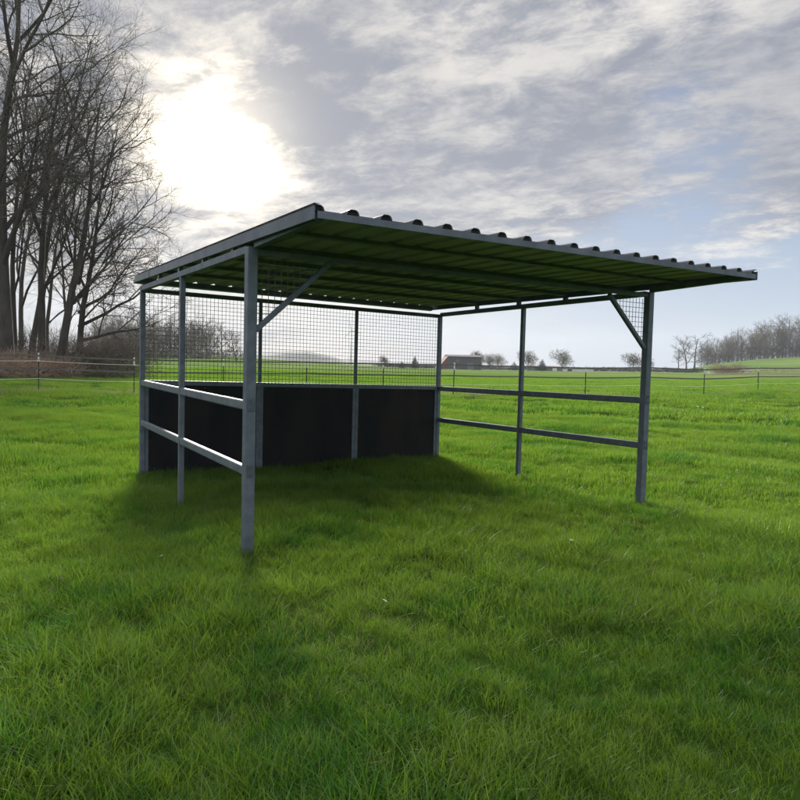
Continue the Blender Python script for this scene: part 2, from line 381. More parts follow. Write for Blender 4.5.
# corrugated sheet
NR = 19; pitch = (XR-XL)/NR
prof = []
for k in range(NR+1):
    c = XL+k*pitch
    for dx, dz in ((-.046, 0), (-.036, .024), (-.018, .035), (.018, .035), (.036, .024), (.046, 0)):
        x = c+dx
        if XL-.03 <= x <= XR+.03: prof.append((x, dz))
def sheet(y0, y1, ny, t):
    v, f = [], []; n = len(prof)
    for L_ in range(2):
        for r_ in range(ny+1):
            y = y0+(y1-y0)*r_/ny
            for x, dz in prof: v.append(warp(x, y, zroof(y)+dz+L_*t))
    for L_ in range(2):
        o_ = L_*n*(ny+1)
        for r_ in range(ny):
            for c in range(n-1):
                q_ = (o_+r_*n+c, o_+r_*n+c+1, o_+(r_+1)*n+c+1, o_+(r_+1)*n+c); f.append(q_ if L_ else q_[::-1])
    o_ = n*(ny+1); 
    for c in range(n-1):
        f.append((c, c+1, o_+c+1, o_+c)); a_ = ny*n; f.append((a_+c+1, a_+c, o_+a_+c, o_+a_+c+1))
    for r_ in range(ny):
        f.append((r_*n, o_+r_*n, o_+(r_+1)*n, (r_+1)*n)); e = n-1
        f.append((r_*n+e, (r_+1)*n+e, o_+(r_+1)*n+e, o_+r_*n+e))
    return v, f
v, f = sheet(YF-.012, YB+.03, 12, .003)
me = bpy.data.meshes.new('roof_sheet'); me.from_pydata(v, [], f); me.update(); me.materials.append(M['sheet']); me.materials.append(M['under'])
nf_ = (len(prof)-1)*12
for p_ in me.polygons[:nf_]: p_.material_index = 1
ro = bpy.data.objects.new('roof_sheet', me); COL.objects.link(ro); ro.parent = sh
# dark foam filling the rib ends along the front
for k in range(NR+1):
    b = MB(); c = XL+k*pitch; y = YF+.004; z = zroof(YF)
    pts_ = [(-.038, .001), (.038, .001), (.018, .032), (-.018, .032)]
    b.quadbox([(c+p, y, z+q_) for p, q_ in pts_] + [(c+p, y+.04, z+q_) for p, q_ in pts_])
    part('rib_filler', b, 'filler', ro, 0)
b = MB(); b.box(XL-.01, XR+.01, YF-.026, YF-.014, zroof(YF)-.050, zroof(YF)-.004); part('front_fascia', b, 'trim', bevel=.002)
for s, x in ((-1, XL-.032), (1, XR+.032)):
    b = MB(); xa, xb_ = (x-.006, x+.006)
    ya, yb_ = YF-.026, YB+.02
    for (y0, y1, off) in ((ya, 3.55, 0), (3.55, yb_, .004)):
        P8 = [(xa-off, y0, zroof(y0)-.058), (xb_+off, y0, zroof(y0)-.058), (xb_+off, y1, zroof(y1)-.058), (xa-off, y1, zroof(y1)-.058),
              (xa-off, y0, zroof(y0)+.024), (xb_+off, y0, zroof(y0)+.024), (xb_+off, y1, zroof(y1)+.024), (xa-off, y1, zroof(y1)+.024)]
        b.quadbox(P8)
    part('side_fascia', b, 'trim', bevel=.002)
    b = MB(); xi = x - s*.0375     # return of the trim folded over the outer rib
    b.quadbox([(min(x, xi), ya+.004, zroof(ya)+.0415), (max(x, xi), ya+.004, zroof(ya)+.0415), (max(x, xi), yb_, zroof(yb_)+.0415), (min(x, xi), yb_, zroof(yb_)+.0415),
               (min(x, xi), ya+.004, zroof(ya)+.0435), (max(x, xi), ya+.004, zroof(ya)+.0435), (max(x, xi), yb_, zroof(yb_)+.0435), (min(x, xi), yb_, zroof(yb_)+.0435)])
    part('verge_flashing', b, 'trim', bevel=0)
# gutter along the back edge
b = MB(); gy, gz0 = YB+.075, zroof(YB)-.075; n = 8; prev = None
for k in range(n+1):
    an = math.pi+math.pi*k/n; p = (gy+.05*math.cos(an), gz0+.055+.05*math.sin(an))
    if prev: b.quadbox([(XL-.04, prev[0], prev[1]), (XR+.04, prev[0], prev[1]), (XR+.04, p[0], p[1]), (XL-.04, p[0], p[1]),
                        (XL-.04, prev[0], prev[1]+.003), (XR+.04, prev[0], prev[1]+.003), (XR+.04, p[0], p[1]+.003), (XL-.04, p[0], p[1]+.003)])
    prev = p
for x in (XL-.04, XR+.0435): b.box(x, x+.004, gy-.048, gy+.048, gz0+.01, gz0+.058)
part('gutter', b, 'trim', bevel=0)

# ------------------------------------------------------------------ trees
class TreeB:
    def __init__(s, seed): s.rd = random.Random(seed); s.V = [[], []]; s.F = [[], []]
    def tube(s, pts, rad, sides, layer):
        V, Fc = s.V[layer], s.F[layer]; n = len(pts); base = len(V)
        for k in range(n):
            d = (pts[min(k+1, n-1)]-pts[max(k-1, 0)]).normalized(); t = d.orthogonal().normalized(); q = d.cross(t)
            for i in range(sides):
                an = 2*math.pi*i/sides; V.append(tuple(pts[k]+(t*math.cos(an)+q*math.sin(an))*rad[k]))
        for k in range(n-1):
            for i in range(sides):
                Fc.append((base+k*sides+i, base+k*sides+(i+1) % sides, base+(k+1)*sides+(i+1) % sides, base+(k+1)*sides+i))
    def grow(s, p, d, L, r, lv, cfg):
        rd = s.rd; c = cfg[lv]; ns = c['seg']; pts = [p.copy()]; dirs = [d.copy()]; cur = d.copy(); step = L/ns
        for k in range(ns):
            cur = (cur + Vector((rd.gauss(0, 1), rd.gauss(0, 1), rd.gauss(0, 1)))*c['wob'] + Vector((0, 0, 1))*c['up']).normalized()
            pts.append(pts[-1]+cur*step); dirs.append(cur.copy())
        tip = c.get('tip', .25); rad = [r*(1-(1-tip)*(k/ns)**c.get('tp', 1)) for k in range(ns+1)]
        if lv == 0: rad[0] = r*1.45
        s.tube(pts, rad, c['sides'], 0 if lv <= 1 else 1)
        if lv+1 >= len(cfg): return
        n = c['kids']; n = n if isinstance(n, int) else rd.randint(*n)
        for k in range(n):
            t = c['from']+(1-c['from'])*((k+rd.random()*.8)/n); f_ = t*ns; i = min(int(f_), ns-1); q = pts[i].lerp(pts[i+1], f_-i)
            base = dirs[min(i+1, ns)]; ax = base.orthogonal().normalized(); ax = Matrix.Rotation(2.4*k+rd.uniform(-.6, .6), 3, base) @ ax
            an = R(rd.uniform(*c['ang'])); nd = Matrix.Rotation(an, 3, ax) @ base
            rl = rad[i]+(rad[i+1]-rad[i])*(f_-i)
            lk = L*rd.uniform(*c['len'])*(1-c.get('short', .35)*t)
            s.grow(q, nd, lk, min(rl*.85, r*rd.uniform(*c['rad'])), lv+1, cfg)
    def build(s, name, mt, mc, label, group=None, cat='tree', loc=(0,0,0), rz=0, crown='crown'):
        e = empty(name, loc, rz, label=label, cat=cat, group=group)
        npmesh('trunk', s.V[0], s.F[0], mt, e, True)
        if s.V[1]: npmesh(crown, s.V[1], s.F[1], mc, e, False)
        return e
def big_cfg(q=1.):
    return [dict(seg=9, wob=.05, up=.02, sides=9, kids=(10, 12), **{'from': .22}, ang=(22, 58), len=(.42, .62), rad=(.26, .46), tip=.12, short=.45),
            dict(seg=7, wob=.12, up=.05, sides=6, kids=(7, 9), **{'from': .2}, ang=(25, 55), len=(.38, .62), rad=(.35, .55), tip=.12),
            dict(seg=5, wob=.16, up=.03, sides=4, kids=(6, 8), **{'from': .12}, ang=(25, 60), len=(.40, .62), rad=(.35, .5), tip=.35),
            dict(seg=4, wob=.2, up=.02, sides=3, kids=(5, 7), **{'from': .12}, ang=(25, 60), len=(.45, .7), rad=(.42, .65), tip=.45),
            dict(seg=3, wob=.22, up=.01, sides=3, kids=0, **{'from': .2}, ang=(30, 60), len=(.4, .6), rad=(.5, .7), tip=.6)]
specs = [  # photo column, distance, height, trunk radius, lean, label
    (4, 44, 25, .40, (.0, 0), 'thickest dark bare tree at the far left edge behind the fence'),
    (14, 52, 22, .20, (.03, 0), 'slender bare tree immediately right of the thickest one at the left edge'),
    (29, 50, 22, .22, (.05, .02), 'second slender bare tree from the left edge, left of the leaning trunks'),
    (38, 47, 20, .25, (.03, 0), 'bare tree in the middle of the left clump, directly behind the first fence post'),
    (54, 45, 16.5, .27, (.12, 0), 'bare tree whose thick trunk leans right, right of the first fence post at the left'),
    (-40, 46, 25, .4, (.05, 0), 'bare tree cut by the left edge of the picture'),
    (78, 48, 14.0, .23, (.06, 0), 'spreading bare tree at the right end of the left clump, nearest the shelter'),
    (46, 58, 17, .17, (.02, 0), 'thin bare tree farther back behind the leaning trunks of the left clump'),
    (20, 62, 22, .22, (-.04, 0), 'thin bare tree farther back behind the slender trunks at the left'),
    (66, 62, 15, .16, (.02, 0), 'thinnest bare tree, far back between the leaning trunk and the spreading tree'),
]
rightv = Vector((math.cos(YAW), -math.sin(YAW), 0)); depv = Vector((math.sin(YAW), math.cos(YAW), 0))
for k, (u, r, h, tr, ln, lab) in enumerate(specs):
    T = TreeB(100+k); x, y = place(u, r)
    d = (Vector((0, 0, 1))+rightv*ln[0]+depv*ln[1]).normalized()
    T.grow(Vector((0, 0, -.3)), d, h, tr, 0, big_cfg())
    if k == 6:      # low limbs reaching far to the right
        for q_ in range(5):
            dd = (rightv*(1.1-.1*q_)+Vector((0, 0, .45+.16*q_))+depv*random.uniform(-.4, .4)).normalized()
            T.grow(Vector((0, 0, 2.2+.9*q_)), dd, 7.4-.5*q_, .12, 1, big_cfg())
    T.build('bare_tree', M['bark'], M['twig'], lab, 'bare trees in the clump at the left', loc=(x, y, gz(x, y)))

def small_cfg(r3=1):
    return [dict(seg=6, wob=.06, up=.02, sides=5, kids=(9, 12), **{'from': .22}, ang=(25, 60), len=(.42, .62), rad=(.32, .55), tip=.3, short=.45),
            dict(seg=4, wob=.14, up=.05, sides=3, kids=(6, 8), **{'from': .2}, ang=(25, 60), len=(.42, .62), rad=(.4, .6), tip=.4),
            dict(seg=3, wob=.18, up=.02, sides=3, kids=(5, 7), **{'from': .1}, ang=(25, 65), len=(.45, .7), rad=(.5, .8), tip=.5),
            dict(seg=2, wob=.22, up=.01, sides=3, kids=0, **{'from': .2}, ang=(30, 60), len=(.4, .6), rad=(.5, .7), tip=.7)]
def small_tree(seed, h, tr, **k):
    T = TreeB(seed); T.grow(Vector((0, 0, -.3)), Vector((random.uniform(-.04,.04), random.uniform(-.04,.04), 1)).normalized(), h, tr, 0, small_cfg()); return T.build('bare_tree', **k)

# wood on the hill at the right
protos = []
LW = 'grey brown bare tree standing in the wood on the hilltop at the right'
n_w = 0
for k, (u, dr) in enumerate([(u_, dr_) for dr_ in (0, 14, 30) for u_ in np.arange(700+dr_*.25, 850, 6.2)]):
    r = 452+dr+rng.uniform(-4, 4); uu = u+rng.uniform(-1.8, 1.8); x, y = place(uu, r)
    if k < 4:
        o = small_tree(300+k, 21, .38, mt=M['twig_grey'], mc=M['twig_grey'], label=LW, group='trees of the wood on the hill'); protos.append(o); sc = 1
    else: o = copy_tree(protos[k % 4])
    t = min(max((uu-700)/100, 0), 1); sc = (.60+.36*t)*rng.uniform(.85, 1.1)
    o.location = (x, y, gz(x, y)-.2); o.rotation_euler = (0, 0, rng.uniform(0, 6.28)); o.scale = (sc, sc, sc)
for k, (u, r, s_, lab) in enumerate([(685, 395, .80, 'big bare tree standing alone at the left end of the hill wood'),
                                     (693, 400, .86, 'bare tree touching the left end of the hill wood'),
                                     (677, 402, .55, 'smaller bare tree leaning left of the lone tree by the hill')]):
    o = small_tree(340+k, 21, .42, mt=M['bark'], mc=M['twig'], label=lab); x, y = place(u, r)
    o.location = (x, y, gz(x, y)-.2); o.scale = (s_*1.35, s_*1.35, s_*.92)

# clouds of twigs / leaves for bushes, hedges and conifers
def brush(name, blobs, n, size, mat, label=None, cat=None, kind=None, loc=(0,0,0), upb=.5, parent=None, group=None):
    """blobs: (x, y, z, rx, ry, rz) relative to loc"""
    vol = np.array([b[3]*b[4]*b[5] for b in blobs])**.75; cnt = np.maximum((vol/vol.sum()*n).astype(int), 3)
    C, Dv = [], []
    for b, c in zip(blobs, cnt):
        p = rng.normal(size=(c, 3)); p /= np.linalg.norm(p, axis=1)[:, None]; p *= rng.uniform(.15, 1.08, (c, 1))**.6
        C.append(p*np.array(b[3:6])+np.array(b[:3])); d = p+rng.normal(0, .6, (c, 3)); d[:, 2] += upb; Dv.append(d)
    C = np.concatenate(C); Dv = np.concatenate(Dv); Dv /= np.linalg.norm(Dv, axis=1)[:, None]
    S = np.cross(Dv, rng.normal(size=C.shape)); S /= np.linalg.norm(S, axis=1)[:, None]
    L_ = rng.uniform(.5, 1.3, (len(C), 1))*size[0]; Wd = rng.uniform(.6, 1.3, (len(C), 1))*size[1]
    C[:, 2] = np.maximum(C[:, 2], .02)
    A, B_, C_ = C-S*Wd, C+S*Wd, C+Dv*L_
    V = np.stack([A, B_, C_], 1).reshape(-1, 3); Fc = np.arange(len(V)).reshape(-1, 3)
    o = npmesh(name, V, Fc, mat, parent); o.location = loc
    return tag(o, label, cat, group, kind)
def line_blobs(u0, u1, r, step, hx, hz, jr=1.):
    bl = []; x0, y0 = place(u0, r)
    for u in np.arange(u0, u1, step):
        x, y = place(u+rng.uniform(-step/2, step/2), r+rng.uniform(-jr, jr)); h = hz*rng.uniform(.6, 1.25)
        bl.append((x-x0, y-y0, gz(x, y)-gz(x0, y0)+h*.45, hx*rng.uniform(.7, 1.2), hx*rng.uniform(.7, 1.2), h*.6))
    return bl, (x0, y0, gz(x0, y0))
bl, lo = line_blobs(702, 850, 449, 2.2, 4.2, 6.5, 3)
brush('undergrowth', bl, 9000, (1.6, .10), M['hedge'], 'dark undergrowth along the foot of the hilltop wood', 'undergrowth', 'stuff', lo)
bl, lo = line_blobs(702, 850, 470, 3, 6, 11, 8)
brush('woodland', bl, 12000, (2.2, .10), M['twig_grey'], 'tangle of bare twigs filling the depth of the hilltop wood', 'woodland', 'stuff', lo, upb=1.2)
bl, lo = line_blobs(715, 742, 228, 2.5, 2.6, 2.6, 1)
brush('bramble_bush', bl, 3500, (.9, .035), M['brush'], 'wide pinkish brown bramble bush at the foot of the hill', 'bush', None, lo)
bl, lo = line_blobs(742, 880, 236, 4, 2.5, 1.0, 1)
brush('hedge', bl, 4000, (.6, .03), M['brush'], 'low brown hedge along the foot of the hill at the right edge', 'hedge', None, lo)
bl, lo = line_blobs(380, 700, 322, 3, 3.2, 1.5, 2)
brush('hedge', bl, 16000, (.8, .13), M['hedge'], 'long low dark hedge closing the field behind the barn', 'hedge', None, lo)

# thicket under the left trees and the bank of dead bracken
bl, lo = line_blobs(-160, 66, 42, 9, 1.3, 1.25, 1.5)
brush('bracken', bl, 12000, (.5, .012), M['brush'], 'reddish brown dead bracken under the left trees', 'bracken', 'stuff', lo)
bl, lo = line_blobs(64, 136, 47, 5, 2.0, 2.3, 2)
brush('thicket', bl, 13000, (.8, .011), M['thicket'], 'dense grey brown thicket between the left trees and the shelter', 'thicket', 'stuff', lo, upb=.2)
bl, lo = line_blobs(-200, 70, 56, 9, 2.4, 3.2, 3)
brush('thicket', bl, 13000, (1.0, .013), M['twig'], 'tangle of bare scrub behind the trunks of the left clump', 'thicket', 'stuff', lo, upb=.8)

bl, lo = line_blobs(90, 214, 262, 2.5, 4, 12, 6)
brush('woodland', bl, 9000, (2.2, .085), M['twig_grey'], 'hazy mass of twigs in the far row behind the left mesh', 'woodland', 'stuff', lo, upb=1.2)
# blue grey line of trees seen through the left of the mesh
LM = 'hazy bare tree in the far row seen through the left mesh of the shelter'
for k, u in enumerate(np.concatenate([np.arange(96, 214, 7.5), np.arange(100, 214, 9)])):
    x, y = place(u+rng.uniform(-2, 2), 235+(k > 15)*14+rng.uniform(-6, 6)); o = copy_tree(protos[k % 4])
    for q_ in (o,): q_['label'] = LM; q_['group'] = 'hazy trees behind the left mesh'
    sc = rng.uniform(.44, .6); o.location = (x, y, gz(x, y)-.2); o.scale = (sc*1.15, sc*1.15, sc); o.rotation_euler = (0, 0, rng.uniform(0, 6))
bl, lo = line_blobs(96, 250, 250, 3, 3.5, 4.0, 3)
brush('hedgerow', bl, 9000, (1.0, .06), M['hedge'], 'dark hedgerow below the hazy trees behind the left mesh', 'hedge', 'stuff', lo)
for u, r, s_, lab in ((222, 190, .50, 'round crowned bare tree left of the near front post, seen through the mesh'),
                      (236, 195, .42, 'smaller round bare tree right beside the near front post, seen through the mesh')):
    o = small_tree(360+int(u), 21, .42, mt=M['twig_grey'], mc=M['twig_grey'], label=lab); x, y = place(u, r)
    o.location = (x, y, gz(x, y)-.2); o.scale = (s_*1.25, s_*1.25, s_*.85)

# trees along the horizon
def horizon_tree(u, r, hpx, lab, wide=1., mat='twig_pale', seed=0):
    h = hpx*1.15/F*r; wide *= 1.15; T = TreeB(400+seed+int(u)); T.grow(Vector((0, 0, -.3)), Vector((0, 0, 1)), h*.8, h*.022, 0, small_cfg())
    x, y = place(u, r); o = T.build('bare_tree', M['twig_grey'], M[mat], lab, loc=(x, y, gz(x, y)-.1), crown='branches')
    rw = h*.34*wide; bl = [(rw*.5*math.cos(a_*2.1)*q_, rw*.5*math.sin(a_*2.1)*q_, h*(.58+.15*math.sin(a_*1.7)), rw*.62, rw*.62, h*.27) for a_, q_ in enumerate((0, 1, 1, 1, .9, .8, 1))]
    brush('crown', bl, 1500, (h*.11, h*.0075), M[mat], None, None, None, (0, 0, 0), .5, o)
    return o
horizon_tree(561, 230, 19, 'pale round bare tree standing alone between the middle and right posts', 1.35)
horizon_tree(632, 230, 17, 'dense round bare tree just left of the right front post', 1.45, 'twig_grey')
horizon_tree(646, 236, 13, 'small bare tree half hidden by the right front post', 1.2, 'twig_grey')
horizon_tree(477, 262, 17, 'thin bare tree rising behind the right end of the barn roof', 1.0, 'twig_grey')
horizon_tree(488, 258, 14, 'pale bare tree next to the right end of the barn', 1.2)
horizon_tree(497, 250, 15, 'pale leafy bare tree second to the right of the barn', 1.5)
horizon_tree(527, 240, 18, 'bare tree beside the middle post on the right side of the shelter', 1.35, 'twig_grey')
horizon_tree(383, 235, 11, 'small bare tree behind the mesh next to a white topped fence post', 1.1, 'twig_grey')
horizon_tree(665, 380, 5, 'tiny bare tree on the skyline right of the front post', 1.2, 'twig_grey')
def conifer(u, r, hpx, lab, wide=.33, tiers=9):
    h = hpx/F*r; x, y = place(u, r); e = empty('conifer', (x, y, gz(x, y)-.1), 0, label=lab, cat='tree')
    b = MB(); b.tube((0,0,0), (0,0,h*.95), h*.025, 6, h*.004); b.build('trunk', M['bark'], e)
    bl = [(0, 0, h*(.14+.80*k/tiers), h*wide*(1-k/tiers)*rng.uniform(.85, 1.15)+.1, h*wide*(1-k/tiers)+.1, h*.07) for k in range(tiers)]
    brush('crown', bl, 2600, (h*.07, h*.010), M['conifer'], None, None, None, (0,0,0), -.1, e); return e
conifer(541, 232, 13, 'small dark pointed conifer right of the middle post', .42)
conifer(513, 236, 10, 'low dark bushy conifer left of the middle post', .62)
conifer(414, 232, 14, 'dark pointed conifer seen through the mesh left of the back corner', .34)
conifer(401, 236, 8, 'small dark conifer beside the taller one behind the mesh', .5)

# far wooded ridge
def ridge(name, U_, V_, r, mat, base=-5):
    vv, ff = [], []; n = 0; us = np.arange(U_[0], U_[-1], 1.2)
    for k, u in enumerate(us):
        v_ = np.interp(u, U_, V_)+.5*mnoise.noise((u*.22, r, 0))+.35*mnoise.noise((u*.8, r, 3)); h = 1.55+(hor(u)-v_)/F*r*math.cos(az_of(u)-YAW)
        for dr, hh in ((-160, base), (-60, base+(h-base)*.8), (0, h), (90, h*.85), (260, base)):
            x, y = place(u, r+dr); vv.append((x, y, hh))
    for k in range(len(us)-1):
        for q_ in range(4): ff.append((k*5+q_, (k+1)*5+q_, (k+1)*5+q_+1, k*5+q_+1))
    o = npmesh(name, vv, ff, mat, smooth=False); return tag(o, kind='structure')
M['ridge'] = simple('wooded_ridge', (.035,.045,.035), (.075,.085,.06), .02, .95)
ridge('hills', [60, 150, 240, 262, 290, 305, 330, 345, 372, 400, 450], [352, 352, 354, 354, 351, 351, 356, 361, 362.5, 365, 371], 1350, M['ridge'])
ridge('far_hills', [180, 320, 345, 380, 440, 520, 600, 680, 760, 900], [356, 360, 360, 362, 364.5, 369, 370.5, 372.5, 374, 374], 1900, M['ridge'])

# barn
def house():
    x, y = place(464, 245); ax = az_of(464); e = empty('brick_barn', (x, y, gz(x, y)-.1), -ax+R(14), label='red brick barn with a long dark roof right of the back corner post', cat='barn')
    L_, Dp, hw, hr = 12.2, 8.0, 4.7, 5.5; x0, x1 = -L_/2, L_/2
    b = MB(); b.box(x0+.02, x1, 0, Dp, -.3, hw); b.build('wall', M['rooftile'], e)
    b = MB(); b.quadbox([(x0-.2, -.35, hw+.003), (x1+.3, -.35, hw+.003), (x1+.3, Dp+.3, hw+.003), (x0-.2, Dp+.3, hw+.003), (x0-.2, -.35, hw+.12), (x1+.3, -.35, hw+.12), (x1+.3, Dp/2, hr), (x0-.2, Dp/2, hr)])
    rf = b.build('roof', M['rooftile'], e)
    b = MB(); b.box(x0+3.0, x0+3.8, -.06, .0-.003, 3.0, 3.6); b.build('window', M['shed'], e)
    b = MB(); b.box(x0+7.0, x0+9.2, -.06, .0-.003, 0, 2.6); b.build('door', M['shed'], e)
    # brick gable end falling away to the left
    b = MB(); b.v += [(x0-3.6, .3, -.3), (x0, .1, -.3), (x0, 7, -.3), (x0-3.6, 6, -.3), (x0-3.6, .3, .7), (x0, .1, hw+.3), (x0, 7, hw+.3), (x0-3.6, 6, .7)]
    b.f += [(0,1,5,4), (2,3,7,6), (0,4,7,3), (1,2,6,5), (4,5,6,7), (3,2,1,0)]
    g_ = b.build('gable_end', M['brick'], e)
house()
def shed(u0, u1, r, h0, lab, mat, name='long_shed'):
    um = (u0+u1)/2; x, y = place(um, r); L_ = (u1-u0)/F*r; e = empty(name, (x, y, gz(x, y)-.05), -az_of(um), label=lab, cat='shed')
    b = MB(); b.box(-L_/2, L_/2, 0, 6, 0, h0); b.build('wall', M[mat], e)
    b = MB(); b.quadbox([(-L_/2-.3, -.4, h0+.004), (L_/2+.3, -.4, h0+.004), (L_/2+.3, 6.4, h0+.34), (-L_/2-.3, 6.4, h0+.34), (-L_/2-.3, -.4, h0+.14), (L_/2+.3, -.4, h0+.14), (L_/2+.3, 6.4, h0+.5), (-L_/2-.3, 6.4, h0+.5)])
    b.build('roof', M['rooftile'], e)
    n = max(1, int(L_/5))
    for k in range(n):
        xx = -L_/2+L_*(k+.5)/n; b = MB(); b.box(xx-.8, xx+.8, -.05, .02, .02, h0*.8); b.build('door', M['white' if k % 3 == 1 else 'rooftile'], e)
    return e
shed(527, 562, 262, 1.5, 'long low grey shed behind the pale round tree', 'shed')
shed(562, 591, 262, 1.05, 'low dark roofed shed with white doors at the right end of the farm', 'white')
# wind turbine, far away
x, y = place(350, 1200); e = empty('wind_turbine', (x, y, -2), -az_of(350), label='pale three bladed wind turbine on the horizon behind the mesh', cat='wind turbine')
k_ = 1200/F; hub = (hor(350)-331)*k_+3.5
b = MB(); b.tube((0, 0, 0), (0, 0, hub), 2.0, 12, 1.1); b.build('tower', M['white'], e, smooth=True)
b = MB(); b.box(-1.6, 1.6, -3, 6, hub-1.6, hub+1.8); b.build('nacelle', M['white'], e, bevel=.4)
b = MB(); b.tube((0, -5.2, hub), (0, -3, hub), .6, 10, 1.6); hb = b.build('hub', M['white'], e)
for a_ in (-135, -15, 105):
    b = MB(); c, s = math.sin(R(a_)), math.cos(R(a_)); L_ = 21
    for t0, t1, w0, w1 in ((.03, .25, 1.1, 1.7), (.25, 1, 1.7, .35)):
        p0 = Vector((c*L_*t0, -4.3, hub+s*L_*t0)); p1 = Vector((c*L_*t1, -4.3, hub+s*L_*t1)); pr = Vector((s, .25, -c)).normalized()
        b.quadbox([p0-pr*w0/2, p0+pr*w0/2, p0+pr*w0/2+Vector((0,.5,0)), p0-pr*w0/2+Vector((0,.5,0)), p1-pr*w1/2, p1+pr*w1/2, p1+pr*w1/2+Vector((0,.3,0)), p1-pr*w1/2+Vector((0,.3,0))])
    b.build('blade', M['white'], e)

# white car and small white trough far right
def car(u, r, lab, yaw):
    x, y = place(u, r); e = empty('parked_car', (x, y, gz(x, y)), yaw, label=lab, cat='car')
    P_ = [(-2.1,.35),(-2.15,.8),(-1.9,1.0),(-1.5,1.05),(-.9,1.45),(.5,1.48),(1.2,1.0),(1.95,.85),(2.1,.6),(2.1,.35)]
    b = MB(); n = len(P_); 
    for yy, ins in ((-.85, 1), (.85, 1)):
        for px, pz in P_: b.v.append((px, yy*(.86 if pz > 1.1 else 1), pz))
    b.f.append(tuple(range(n))); b.f.append(tuple(reversed(range(n, 2*n))))
    for k in range(n): b.f.append((k, n+k, n+(k+1) % n, (k+1) % n))
    b.build('body', M['white'], e, bevel=.06)
    for yy in (-.80, .80):
        b = MB(); b.box(-1.0, .75, yy-.012, yy+.012, 1.08, 1.36); b.build('side_window', M['glass'], e)
    for wx in (-1.35, 1.35):
        for wy in (-.78, .78):
            b = MB(); b.tube((wx, wy-.1, .33), (wx, wy+.1, .33), .33, 14); b.build('wheel', M['rubber'], e)
car(745, 292, 'small white car parked at the foot of the hill between the two right fence posts', -az_of(745)+R(8))
x, y = place(709, 240); e = MB(); e.box(-.9, .9, -.4, .4, .12, .62); e.box(-.82, -.62, -.35, .35, 0, .12); e.box(.62, .82, -.35, .35, 0, .12)
o = e.build('water_trough', M['white'], None, bevel=.03); o.location = (x, y, gz(x, y)); o.rotation_euler = (0, 0, -az_of(709)); tag(o, 'small white trough beside the brown bramble bush', 'trough')

# ------------------------------------------------------------------ fence
FU = [(-190, 0), (-65, 0), (38, 0), (133.5, 0), (223, 0), (306, 0), (382.5, 0), (453, 0), (519, 0), (585, 0), (645, 0), (703.5, 0), (757.5, 0), (812, 0), (868, 0)]
fu0 = empty('electric_fence', (*place(382.5, np.interp(382.5, U, RF)), 0), label='electric fence of black posts with grey tapes and cream ropes across the meadow', cat='fence')
ox, oy = fu0.location.x, fu0.location.y
FP = []
for k, (u, _) in enumerate(FU):
    r = float(np.interp(u, U, RF)); x, y = place(u, r); z = gz(x, y); FP.append((x-ox, y-oy, z))
    lx, ly = rng.normal(0, .012, 2)
    x -= ox; y -= oy
    b = MB(); b.bar((x, y, z-.1), (x+lx, y+ly, z+1.12), .030, .030, (0,1,0)); p_ = b.build('post', M['plastic'], fu0)
    b = MB(); b.bar((x+lx, y+ly, z+1.122), (x+lx, y+ly, z+1.36), .042, .042, (0,1,0)); b.build('post_cap', M['white'], p_)
    for hh in (1.27, 1.08, .82, .46):
        b = MB(); b.bar((x+lx*hh-.035, y+ly*hh-.03, z+hh), (x+lx*hh+.035, y+ly*hh-.03, z+hh), .03, .04); b.build('insulator', M['plastic' if hh in (.82, .46) else 'white'], p_)
def strand(name, hh, w, t, mat, sag):
    V_, F_ = [], []; k = 0
    for a_, c_ in zip(FP[:-1], FP[1:]):
        for q_ in range(9):
            if q_ == 0 and k: continue
            s = q_/8; x = a_[0]+(c_[0]-a_[0])*s; y = a_[1]+(c_[1]-a_[1])*s; z = a_[2]+(c_[2]-a_[2])*s+hh-sag*4*s*(1-s)
            for dy, dz in ((-t/2, -w/2), (t/2, -w/2), (t/2, w/2), (-t/2, w/2)): V_.append((x, y-.05+dy, z+dz))
            if k:
                for j_ in range(4): F_.append(((k-1)*4+j_, (k-1)*4+(j_+1) % 4, k*4+(j_+1) % 4, k*4+j_))
            k += 1
    npmesh(name, V_, F_, mat, fu0)
strand('tape', 1.27, .056, .004, M['tape'], .012)
strand('rope', 1.08, .016, .016, M['rope'], .02)
strand('tape', .82, .056, .004, M['tape'], .015)
strand('rope', .46, .016, .016, M['rope'], .02)

# ------------------------------------------------------------------ daisies
def daisy(u, r, h=.09, n=1):
    x, y = place(u, r); return x, y, h
dm = MB()
dm.tube((0,0,0), (.004,.003,.085), .0015, 5)
D0 = empty('daisy', (0,0,0), label='tiny white daisy', cat='flower', group='daisies dotted in the lawn')
dm.build('stem', M['grass'], D0)
b = MB()
for k in range(11):
    a_ = 2*math.pi*k/11; c, s = math.cos(a_), math.sin(a_); n = len(b.v)
    b.v += [(c*.003, s*.003, .086), (c*.011-s*.003, s*.011+c*.003, .088), (c*.015, s*.015, .087), (c*.011+s*.003, s*.011-c*.003, .088)]; b.f.append((n, n+1, n+2, n+3))
b.build('petals', M['petal'], D0)
spots = [(236, 5.75, 'white daisy left of the foot of the near front post'), (240, 5.6, 'white daisy close to the foot of the near front post, lower of the pair'), (383, 4.1, 'lone white daisy in the grass below the middle of the shelter'),
         (575, 5.9, 'white daisy in the grass left of the right front post'), (166, 5.2, 'white daisy in the lit grass at the left'), (56, 4.9, 'leftmost white daisy in the grass'),
         (698, 25, 'white flower in the meadow before the right fence post'), (702, 24, 'second white flower before the right fence post'), (725, 25, 'white flower in the meadow between the two right fence posts')]
